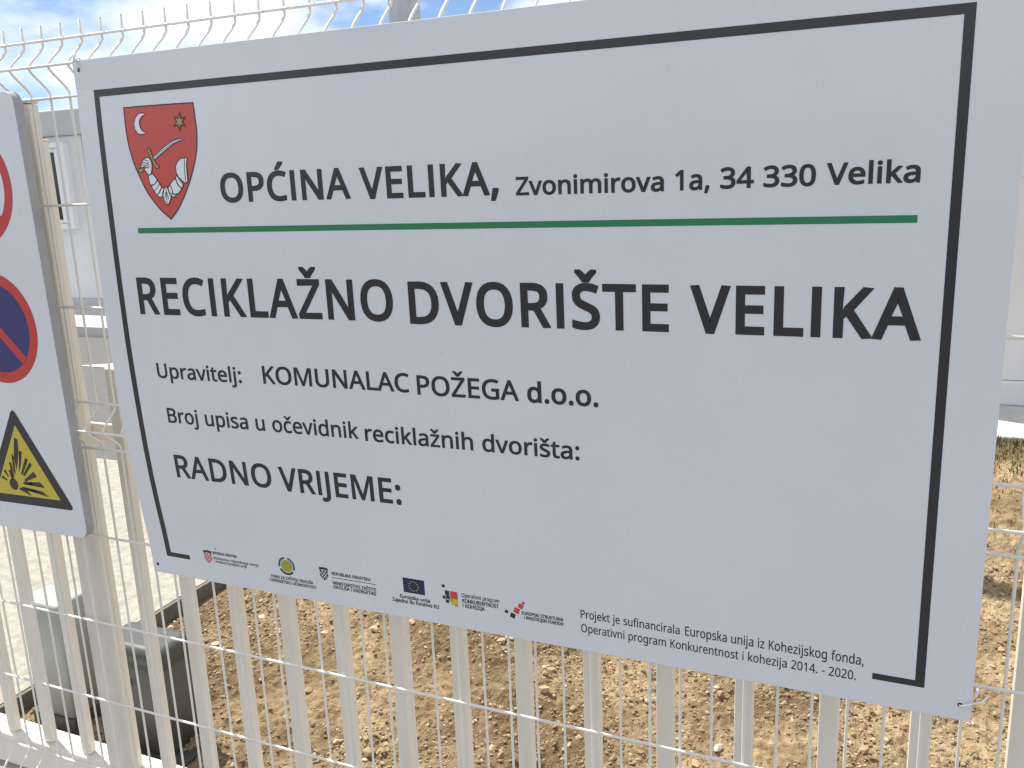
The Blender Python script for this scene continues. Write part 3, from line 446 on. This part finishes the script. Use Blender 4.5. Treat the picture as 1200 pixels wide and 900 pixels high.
vs_ = [mk.verts.new(p) for p in ((-5.25, 4.22, .017), (-4.3, 4.22, .017), (-4.3, 4.62, .017), (-4.95, 4.40, .017))]
mk.faces.new(vs_)
struct('painted_marking', mk, M['paint'])

def soil_height(x, y):
    p = Vector((x, y, 0))
    h = .026*noise.noise(p*1.3)+.022*noise.noise(p*4.1+Vector((3, 1, 0)))
    n = noise.noise(p*11+Vector((7, 2, 5))); h += .012*n
    h += .013*noise.noise(p*26); h += .010*noise.noise(p*52)
    c = noise.noise(p*19+Vector((1, 9, 4)))
    if c > .25: h += .02*(c-.25)
    h += .055*math.exp(-(((x+.12)/.42)**2+((y-.95)/.40)**2))
    e = min(1, max(0, (y-.262)/.10))*min(1, max(0, (x+1.03)/.06))*min(1, max(0, (4.09-y)/.15))
    return -.022+(h+.012)*e
def soil_mesh():
    xs = list(np.arange(-1.03, 2.35, .0085))+list(np.arange(2.35, 9.0, .08))
    ys = list(np.arange(.262, 1.9, .0085))+list(np.arange(1.9, 4.10, .016))
    H = [(float(x), float(y), soil_height(float(x), float(y))) for y in ys for x in xs]
    nx = len(xs); me = bpy.data.meshes.new('soil')
    F = [(j*nx+i, j*nx+i+1, (j+1)*nx+i+1, (j+1)*nx+i) for j in range(len(ys)-1) for i in range(nx-1)]
    me.from_pydata(H, [], F); me.update()
    return me
so = link('soil', soil_mesh(), M['soil']); so['kind'] = 'structure'

def stones(count, box_, rlo, rhi, power, seed, thin):
    rg = np.random.default_rng(seed)
    base = bmesh.new(); bmesh.ops.create_icosphere(base, subdivisions=1, radius=1); base.verts.ensure_lookup_table()
    bv = np.array([v.co[:] for v in base.verts]); bf = np.array([[v.index for v in f.verts] for f in base.faces]); base.free()
    V = []; n = 0
    xs = rg.uniform(box_[0], box_[1], count); ys = rg.uniform(box_[2], box_[3], count)
    for x, y in zip(xs, ys):
        if noise.noise(Vector((x*2.3, y*2.3, 4)))+rg.uniform(-.5, .5) < thin: continue
        if rg.random() < .85*math.exp(-(((x+.12)/.30)**2+((y-.85)/.28)**2)): continue
        r = rlo*(rhi/rlo)**(rg.random()**power)
        a = rg.uniform(0, 6.3); ca, sa = math.cos(a), math.sin(a)
        w = bv*(r*np.array([rg.uniform(.8, 1.35), rg.uniform(.7, 1.1), rg.uniform(.5, .9)]))*rg.uniform(.72, 1.2, (len(bv), 1))
        tl = rg.uniform(-.5, .5); w = np.stack([w[:, 0], w[:, 1]*math.cos(tl)-w[:, 2]*math.sin(tl), w[:, 1]*math.sin(tl)+w[:, 2]*math.cos(tl)], 1)
        w = np.stack([w[:, 0]*ca-w[:, 1]*sa, w[:, 0]*sa+w[:, 1]*ca, w[:, 2]], 1)
        V.append(w+np.array([x, y, soil_height(x, y)+r*.25])); n += 1
    F = (np.arange(n)[:, None, None]*len(bv)+bf[None]).reshape(-1, 3)
    me = bpy.data.meshes.new('stones'); me.from_pydata(np.concatenate(V).tolist(), [], F.tolist()); me.update(); return me
st = link('pebbles', stones(2600, (-1.0, 2.4, .30, 2.6), .003, .020, 2.6, 3, -.1), M['pebble']); st['kind'] = 'stuff'
tag(st, 'small pale stones and lumps scattered over the bare tan soil', 'pebbles')
cl = link('soil_crumbs', stones(74000, (-1.0, 2.1, .28, 2.3), .0017, .0080, 1.6, 11, -.10), M['crumb']); cl['kind'] = 'stuff'
tag(cl, 'loose crumbs of dry clay covering the ground behind the gate', 'soil crumbs')

def grass_mesh():
    rnd = random.Random(5); g = bmesh.new()
    for cx, cy, n, sp, h in ((1.95, 3.98, 300, .40, .062), (1.5, 4.0, 160, .4, .06), (2.5, 3.98, 200, .45, .07), (1.62, 2.95, 120, .10, .035), (1.85, 3.75, 420, .30, .04), (1.72, 3.3, 160, .2, .035), (1.66, 2.75, 60, .08, .03)):
        for _ in range(n):
            x = cx+rnd.gauss(0, sp*.6); y = min(4.06, cy+rnd.gauss(0, .05 if cy > 3.9 else sp*.5)); z = soil_height(x, y)-.004
            a = rnd.uniform(0, 6.3); l = h*rnd.uniform(.4, 1.2); w = rnd.uniform(.002, .004); d = Vector((math.cos(a), math.sin(a), 0)); s = Vector((-d.y, d.x, 0))
            p = Vector((x, y, z)); b = rnd.uniform(.1, .7)
            pts = [p, p+d*l*b*.3+Vector((0, 0, l*.55)), p+d*l*b+Vector((0, 0, l))]
            v = [g.verts.new(pts[0]-s*w), g.verts.new(pts[0]+s*w), g.verts.new(pts[1]+s*w*.8), g.verts.new(pts[1]-s*w*.8), g.verts.new(pts[2])]
            g.faces.new(v[:4]); g.faces.new((v[3], v[2], v[4]))
    return g
gr = link('grass', grass_mesh(), M['leaf']); gr['kind'] = 'stuff'
tag(gr, 'sparse dry green grass growing along the far edge of the soil', 'grass')

# ------------------------------------------------------------------ containers beyond the yard
def container(name, label, x0, x1, y0, depth, z0, z1, base_h, top_h, group):
    t = thing(name, label, 'container', ((x0+x1)/2, y0+depth/2, z0), group)
    def P(n, b, m):
        o = link(n, b, m, t); o.matrix_parent_inverse = Matrix.Translation(-t.location); return o
    w = bmesh.new(); n = max(2, round((x1-x0-.24)/.575)); s = (x1-x0-.24)/n
    for i in range(n): box(w, x0+.12+i*s+.006, x0+.12+(i+1)*s-.006, y0+.02, y0+.07, z0+base_h, z1-top_h, bev=.004, seg=1)
    box(w, x0+.03, x1-.03, y0+.045, y0+depth-.03, z0+base_h, z1-top_h)
    P('wall', w, M['container'])
    P('base_rail', bx(x0, x1, y0, y0+depth, z0, z0+base_h-.002, bev=.012), M['container'] if base_h > .14 else M['container_grey'])
    P('roof_frame', bx(x0-.01, x1+.01, y0-.03, y0+depth+.01, z1-top_h+.002, z1, bev=.015), M['container_grey'])
    for a in (x0, x1-.13):
        P('corner_post', bx(a+.002, a+.128, y0+.004, y0+.11, z0+base_h, z1-top_h, bev=.01), M['container'])
    return t, P
ct, P = container('office_container', 'white office container with grey roof edge and window, seen between the two signs', -13.5, -6.1, 6.5, 2.4, .12, 2.42, .12, .29, 'white containers in the yard')
fr = bmesh.new()
wx0, wx1, wz0, wz1 = -8.75, -7.63, 1.07, 2.06
for a in ((wx0, wx0+.10, wz0, wz1), (wx1-.10, wx1, wz0, wz1), (wx0+.10, wx1-.10, wz0, wz0+.06), (wx0+.10, wx1-.10, wz1-.06, wz1)):
    box(fr, a[0], a[1], 6.44, 6.53, a[2], a[3], bev=.008)
wf = P('window', fr, M['pvc'])
sa = bmesh.new()
for a in ((wx0+.10, wx0+.19, wz0+.06, wz1-.06), (wx1-.19, wx1-.10, wz0+.06, wz1-.06), (wx0+.19, wx1-.19, wz0+.06, wz0+.11), (wx0+.19, wx1-.19, wz1-.11, wz1-.06)):
    box(sa, a[0]+.002, a[1]-.002, 6.46, 6.52, a[2]+.002, a[3]-.002, bev=.006)
s_ = link('sash', sa, M['pvc'], wf); g_ = link('pane', bx(wx0+.19, wx1-.19, 6.49, 6.505, wz0+.11, wz1-.11), M['glass'], wf)
for q in (s_, g_): q.matrix_parent_inverse = Matrix.Identity(4)
container('storage_container', 'white panelled container on pale concrete pad behind the right edge of the sign', .9, 7.0, 4.77, 2.4, .012, 2.45, .155, .16, 'white containers in the yard')

# ------------------------------------------------------------------ lamp post whose top shows above the sign
lp = thing('lamp_post', 'grey galvanised lamp post rising behind the top edge of the large sign', 'lamp post', (-1.19, 3.2, 0))
b = bmesh.new(); rings = []
for z, r in ((.02, .10), (6.2, .075)):
    rings.append([b.verts.new((r*math.cos((k+.2)*math.pi/4), r*math.sin((k+.2)*math.pi/4), z)) for k in range(8)])
for k in range(8): b.faces.new((rings[0][k], rings[0][(k+1) % 8], rings[1][(k+1) % 8], rings[1][k]))
b.faces.new(rings[1]); b.faces.new(rings[0][::-1])
link('pole', b, M['galv'], lp)
link('base_plate', bx(-.19, .11, -.17, .17, .036, .052, bev=.004), M['galv'], lp)
link('lamp_head', bx(-.12, .12, -.55, .10, 6.18, 6.27, bev=.03), M['galv'], lp)

# ------------------------------------------------------------------ gate motor and cabinet behind the gate
gm = thing('gate_motor', 'dark green-grey gate motor with lighter rounded lid on the soil behind the gate', 'gate motor', (-.51, .36, 0))
def rounded(x0, x1, y0, y1, z0, z1, rv, bev):
    b = bmesh.new(); pts = []
    for cx, cy, a0 in ((x1-rv, y1-rv, 0), (x0+rv, y1-rv, 90), (x0+rv, y0+rv, 180), (x1-rv, y0+rv, 270)):
        for k in range(6): a = R(a0+k*18); pts.append((cx+rv*math.cos(a), cy+rv*math.sin(a)))
    prof = [(0, z0)]+[(0, z1-bev)]+[(bev*(1-math.cos(R(q))), z1-bev+bev*math.sin(R(q))) for q in (22, 45, 68, 90)]
    mx, my = (x0+x1)/2, (y0+y1)/2; rg = []
    for ins, z in prof:
        kx = 1-ins/((x1-x0)/2); ky = 1-ins/((y1-y0)/2)
        rg.append([b.verts.new((mx+(x-mx)*kx, my+(y-my)*ky, z)) for x, y in pts])
    n = len(pts)
    for i in range(len(rg)-1):
        for k in range(n): b.faces.new((rg[i][k], rg[i][(k+1) % n], rg[i+1][(k+1) % n], rg[i+1][k])).smooth = True
    b.faces.new(rg[-1]); b.faces.new(rg[0][::-1]); return b
link('housing', rounded(-.115, .10, -.055, .065, -.03, .255, .012, .004), M['motor'], gm)
link('lid', rounded(-.120, .105, -.060, .070, .257, .315, .016, .022), M['motor_top'], gm)
link('base', bx(-.15, .15, -.075, .095, -.06, -.002, bev=.004), M['shadow_base'], gm)
link('lock', tube(bmesh.new(), [(-.02, -.055, .20), (-.02, -.066, .20)], .012, 16), M['galv'], gm)
cb = thing('control_cabinet', 'pale grey control cabinet standing behind the gate slats left of the fence post', 'cabinet', (-.845, .36, 0))
link('housing', rounded(-.078, .078, -.055, .055, .035, .385, .014, .012), M['cabinet'], cb)
link('base', bx(-.085, .085, -.062, .062, -.05, .034, bev=.003), M['shadow_base'], cb)

# ------------------------------------------------------------------ sliding gate with flat slats
gt_ = thing('sliding_gate', 'cream sliding gate of evenly spaced flat vertical slats behind the wire fence', 'gate', (0, .135, 0))
def G(n, b):
    o = link(n, b, M['cream'], gt_); o.matrix_parent_inverse = Matrix.Translation(-gt_.location); return o
GX0, GX1, P0 = -.120, 2.62, -.107
G('bottom_beam', bx(GX0, GX1, .112, .175, .02, .112, bev=.004))
G('top_rail', bx(GX0, GX1, .116, .152, 1.561, 1.601, bev=.004))
for k in range(20): G('slat', bx(P0+.1357*k-.001, P0+.1357*k+.030, .1225, .1425, .113, 1.56, bev=.0035))
lf = thing('picket_fence', 'low cream picket fence running left from behind the fence post', 'fence', (-.8, .135, 0))
def G2(n, b):
    o = link(n, b, M['cream'], lf); o.matrix_parent_inverse = Matrix.Translation(-lf.location); return o
G2('bottom_beam', bx(-1.64, -.212, .112, .175, .02, .112, bev=.004))
G2('top_rail', bx(-1.64, -.212, .1435, .152, .955, .995, bev=.002))
for x in [-.243]+[-.514-.1357*k for k in range(9)]: G2('picket', bx(x, x+.030, .1225, .1425, .113, 1.13 if x > -.3 else 1.03, bev=.0035))
gp = thing('gate_post', 'slim pale cream gate post just right of the dusty fence post', 'post', (-.348, .126, 0))
link('shaft', bx(-.024, .021, -.0035, .0165, -.02, 1.608, bev=.002), M['cream'], gp)
link('cap', bx(-.025, .022, -.0045, .0175, 1.609, 1.613, bev=.001), M['cream'], gp)

# ------------------------------------------------------------------ fence post and welded wire panel
fp = thing('fence_post', 'wide dusty grey-beige fence post beside the edge of the warning sign', 'post', (-.313, .096, 0))
link('shaft', bx(-.038, .036, -.030, -.006, -.05, 1.678, bev=.004), M['post'], fp)
link('cap', bx(-.0395, .0375, -.0315, -.0045, 1.679, 1.687, bev=.003), M['post'], fp)
fpn = thing('wire_fence', 'white welded wire fence panel with folded wires carrying both signs', 'fence', (0, .05, .06))
zs = lambda z: 1.506+(z-1.506)*1.0077          # fence heights
FZ = ((1.7825, 1.6795), (1.078, .978), (.17, .067)); DEP = .040
prof = [(0, zs(1.812))]
for hi, lo in FZ:
    for i in range(25):
        t_ = i/24; z_ = zs(hi)-(zs(hi)-zs(lo))*t_
        u = max(0, 1-abs(t_-.5)/.42); prof.append((-DEP*(u*u*(3-2*u)*.55+u*.45), z_))
prof.append((0, .045))
proto = tube(bmesh.new(), [(0, y, z-.06) for y, z in prof], .0024, 8)
me0 = None; PX, PP = .0118, .0513
for n in range(-26, 37):
    if me0 is None:
        o = link('vertical_wire', proto, M['wire'], fpn); me0 = o.data
    else:
        o = bpy.data.objects.new('vertical_wire', me0); C.objects.link(o); o.parent = fpn
    o.location.x = PX+PP*n
me1 = None
xa, xb = PX-PP*26-.012, PX+PP*36+.012
for z, y in ((1.7825, 0), (1.731, -DEP), (1.6795, 0), (1.479, 0), (1.277, 0), (1.078, 0), (1.028, -DEP), (.978, 0), (.777, 0), (.566, 0), (.365, 0), (.17, 0), (.119, -DEP), (.067, 0)):
    if me1 is None:
        o = link('horizontal_wire', tube(bmesh.new(), [(xa, 0, 0), (xb, 0, 0)], .0027, 8), M['wire'], fpn); me1 = o.data
    else:
        o = bpy.data.objects.new('horizontal_wire', me1); C.objects.link(o); o.parent = fpn
    o.location = (0, y-.0048, zs(z)-.06)

# ------------------------------------------------------------------ the large information sign
SG = thing('information_sign', 'large white recycling yard sign with black frame, headline lettering and red coat of arms', 'sign', (0, 0, .78))
SG.rotation_euler = (R(1.4), 0, 0)
pb = bx(-.0425, 1.456, 0, .003, -.041, .951, bev=.0008); bend(pb); link('panel', pb, M['panel'], SG)
K = M['print_black']; Y = -.0004
p = Print(); w = .0120
p.rect(0, .8985-w, 1.395, .8985, K, Y); p.rect(1.395-w*1.02, 0, 1.395, .8985-w, K, Y); p.rect(0, 0, w, .8985-w, K, Y)
p.rect(w, 0, .0604, w*.8, K, Y); p.rect(1.327, 0, 1.395-w*1.02, w*.8, K, Y)
p.link('border', SG)
p = Print(); p.rect(.0672, .6473, 1.3470, .6567, M['print_green'], Y); p.link('green_rule', SG)
for s, x0, x1, zb, cap, off in TEXTS:
    p = Print(); set_text(p, s, x0, x1, zb, cap, off, K, Y, 38 if s.isupper() and cap > .06 else 22 if s.isupper() and cap > .04 else 0); p.link('lettering', SG)
# coat of arms
p = Print(); O = M['print_outline']; Wh = M['print_white']; Go = M['print_gold']
p.poly(EMB['shield'], M['print_red'], Y); p.line(EMB['shield'], .0022, O, Y-.0003, True)
arms = p.link('coat_of_arms', SG)
def charge(name, keys, m, lw=.0016, extra=()):
    q = Print()
    for k in keys:
        q.poly(EMB[k], m, Y-.0006); q.line(EMB[k], lw, O, Y-.0009, True)
    for e in extra: q.line(LINES[e][0], .0006*LINES[e][1], O, Y-.0009)
    return q.link(name, arms)
charge('crescent', ['moon'], Wh, .0013)
q = Print(); q.poly(EMB['star'], O, Y-.0006); q.poly(EMB['star_inner'], Go, Y-.0009); q.link('star', arms)
charge('sabre', ['blade'], Wh, .0014, ['blade_line'])
charge('sabre_hilt', ['guard', 'pommel'], Go, .0012)
charge('armoured_arm', ['hand', 'wrist', 'forearm', 'forearm_cuff', 'elbow', 'arm_cuff', 'upper_arm', 'upper_cuff', 'pauldron'], Wh, .0015, ['pauld', 'e1', 'e2', 'e3', 'f1', 'f2', 'f3', 'f4', 'b1'])
# sponsors' row of small emblems
CAPS = {0: .0058, 1: .0062, 2: .0068, 3: .0072, 4: .0075, 5: .0062}
def arms_small(p, x, z, w, h, red):
    c = w/5
    for i in range(5):
        for j in range(5):
            if j == 4 and i in (0, 4): continue
            if (i+j) % 2 == 0: p.rect(x+i*c, z+h-(j+1)*h/5, x+(i+1)*c, z+h-j*h/5, M['print_red'] if red else K, Y)
    p.line([(x, z+h), (x, z+h*.4), (x+w*.2, z+h*.1), (x+w/2, z-.0008), (x+w*.8, z+h*.1), (x+w, z+h*.4), (x+w, z+h)], .0007, M['print_red'] if red else K, Y-.0003, True)
    for i in range(5):
        cx = x+w/2+(i-2)*w*.235; cz = z+h+.0033+.0012*(1-abs(i-2)/2)
        p.poly([(cx-w*.105, cz-.0022), (cx+w*.105, cz-.0022), (cx+w*.125, cz+.0020), (cx, cz+.0032), (cx-w*.125, cz+.0020)], K, Y)
logos = []
for k in range(6):
    p = Print()
    if k == 0:
        arms_small(p, .1005, .0015, .0175, .0195, True)
        p.poly([(.1290, .0300), (.1335, .0345), (.1345, .0375), (.1318, .0352), (.1300, .0335)], M['print_red'], Y)
    if k == 1:
        x, z = .3000, .0225; p.disc(x, z, .0128, M['print_olive'], Y)
        for i in range(9):
            a = i*2*math.pi/9; p.line([(x+.004*math.cos(a), z+.004*math.sin(a)), (x+.011*math.cos(a), z+.011*math.sin(a))], .0008, M['print_yellow'], Y-.0003)
        for a0, a1, m in ((100, 190, 'print_teal'), (-25, 75, 'print_teal'), (205, 320, 'print_black')):
            p.line([(x+.0168*math.cos(R(a0+(a1-a0)*i/14)), z+.0168*math.sin(R(a0+(a1-a0)*i/14))) for i in range(15)], .0042, M[m], Y)
    if k == 2:
        arms_small(p, .3760, .0075, .0165, .0185, False)
        p.line([(.4005, .0148), (.4962, .0152)], .0012, M['print_teal'], Y)
    if k == 3:
        p.rect(.5532, .0105, .5963, .0390, M['print_navy'], Y)
        for i in range(12):
            a = i*math.pi/6; cx, cz = .57475+.0092*math.cos(a), .02475+.0092*math.sin(a)
            p.poly([(cx+(.0017 if j % 2 == 0 else .0007)*math.sin(j*math.pi/5), cz+(.0017 if j % 2 == 0 else .0007)*math.cos(j*math.pi/5)) for j in range(10)], M['print_yellow'], Y-.0003)
    if k in (4, 5):
        for (x, z, r, m) in (SQ5 if k == 4 else SQ6):
            if k == 4: p.rect(x-r, z-r, x+r, z+r, M[m], Y)
            else: p.poly([(x-r*1.15, z-r*.55), (x+r*.55, z-r*1.15), (x+r*1.15, z+r*.55), (x-r*.55, z+r*1.15)], M[m], Y)
    lg = p.link('logo', SG); lg['label'] = LOGO_LABELS[k]
    p = Print()
    for kk, s, x0, x1, zb in SMALL:
        if kk == k: set_text(p, s, x0, x1, zb, CAPS[k], .03 if s.isupper() or k == 3 else .012, K, Y)
    p.link('caption', lg)
for hx, hz in ((-.0292, .9347), (1.4414, -.0168), (-.0290, -.0225), (1.4414, .935)):
    p = Print(); p.disc(hx, hz, .0034, M['hole'], Y, 20); p.link('corner_hole', SG)

def sp(x, z, y=0):
    v = Matrix.Rotation(R(1.4), 4, 'X') @ Vector((x, y, z)); return v+Vector((0, 0, .78))
b = bmesh.new()
tube(b, [sp(-.0292, .9335, .001), sp(-.0292, .935, -.003), sp(-.0295, .941, -.0042), sp(-.0300, .950, -.0036), sp(-.0302, .9545, 0), sp(-.0302, .9545, .006), sp(-.030, .950, .012)], .0019, 8)
tube(b, [sp(-.0298, .947, -.005), sp(-.0294, .956, -.005), sp(-.0285, .963, -.002)], .0024, 6)
tag(link('cable_tie', b, M['tie']), 'white cable tie looped through the upper left corner of the large sign', 'cable tie', 'cable ties holding the large sign')
b = bmesh.new()
tube(b, [sp(1.4405, -.0170, .001), sp(1.4412, -.0170, -.003), sp(1.4500, -.0125, -.0048), sp(1.4575, -.0090, -.003), sp(1.4610, -.0060, .008), sp(1.4640, -.001, .026)], .0017, 8)
tube(b, [sp(1.4560, -.0095, -.004), sp(1.4680, -.004, -.004), sp(1.4760, .004, .002)], .0015, 6)
tag(link('cable_tie', b, M['tie']), 'white cable tie through the lower right corner hole of the large sign', 'cable tie', 'cable ties holding the large sign')

# ------------------------------------------------------------------ tall warning sign on the left
WS = thing('warning_sign', 'tall white board of red, blue and yellow warning symbols at the left edge', 'sign', (-.361, -.02, 1.2425))
WS.rotation_euler = (0, R(-1.0), 0)
def tray(hw, hh, r, d):
    b = bmesh.new(); pts = []
    for cx, cz, a0 in ((hw-r, hh-r, 0), (-hw+r, hh-r, 90), (-hw+r, -hh+r, 180), (hw-r, -hh+r, 270)):
        for k in range(9): a = R(a0+k*11.25); pts.append((cx+r*math.cos(a), cz+r*math.sin(a)))
    prof = [(.9965, 0.0), (.9988, .0004), (1, .0016), (1, d)]
    rg = [[b.verts.new((x*s, y, z*(1-(1-s)*hw/hh))) for x, z in pts] for s, y in prof]; n = len(pts)
    for i in range(3):
        for k in range(n): b.faces.new((rg[i][(k+1) % n], rg[i][k], rg[i+1][k], rg[i+1][(k+1) % n]))
    b.faces.new(rg[0]); b.faces.new(rg[-1][::-1])
    bmesh.ops.recalc_face_normals(b, faces=list(b.faces)); return b
pn = link('panel', tray(.1585, .4475, .022, .020), [M['panel'], M['sign_edge']], WS)
for f in pn.data.polygons: f.material_index = 0 if f.normal.y < -.3 else 1
def Wp(x, z): return (x, z-1.2425)
Sr, Sb, Sy = M['sign_red'], M['sign_blue'], M['sign_yellow']
p = Print(False); cz = 1.520-1.2425
p.ring(0, cz, .093, .115, Sr, Y)
p.line([(-.068, cz+.068), (.068, cz-.068)], .019, Sr, Y-.0003)
p.rect(-.012, cz-.055, .012, cz+.05, K, Y); p.link('prohibition_symbol', WS)
p = Print(False); cz = 1.238-1.2425
p.disc(0, cz, .115, Sr, Y); p.disc(0, cz, .0925, Sb, Y-.0003)
p.line([(-.0655, cz+.0655), (.0655, cz-.0655)], .019, Sr, Y-.0006); p.link('no_parking_symbol', WS)
p = Print(False); a_ = (0, 1.0655-1.2425); hb_, zb_ = .130, .8575-1.2425
def tri(s, r, zc=.927-1.2425):
    vv = [Vector((a_[0], a_[1])), Vector((-hb_, zb_)), Vector((hb_, zb_))]; cc = sum(vv, Vector((0, 0)))/3; out = []
    vv = [cc+(q-cc)*s for q in vv]
    for i in range(3):
        c0, pv, nx = vv[i], vv[i-1], vv[(i+1) % 3]
        d1 = (pv-c0).normalized(); d2 = (nx-c0).normalized()
        for k in range(7):
            t_ = k/6; out.append(tuple((c0+d1*r)*(1-t_)**2+c0*2*t_*(1-t_)+(c0+d2*r)*t_**2))
    return out
p.poly(tri(1.04, .016), K, Y); p.poly(tri(.76, .003), Sy, Y-.0003)
sh = lambda q: (q[0]+.361, q[1]-1.2425)
for wdg in BOOM: p.poly([sh(q) for q in wdg], K, Y-.0006); p.line([sh(q) for q in wdg], .0009, K, Y-.0008, True)
bxy = sh(BALL); p.disc(bxy[0], bxy[1], .013, K, Y-.0006)
for i in range(2):
    a = R(128+i*30); c = Vector(bxy); d = Vector((math.cos(a), math.sin(a))); s = Vector((-d.y, d.x))
    p.poly([tuple(c+d*.020-s*.0015), tuple(c+d*.036-s*.004), tuple(c+d*.038+s*.003), tuple(c+d*.020+s*.0015)], K, Y-.0006)
p.link('explosive_symbol', WS)
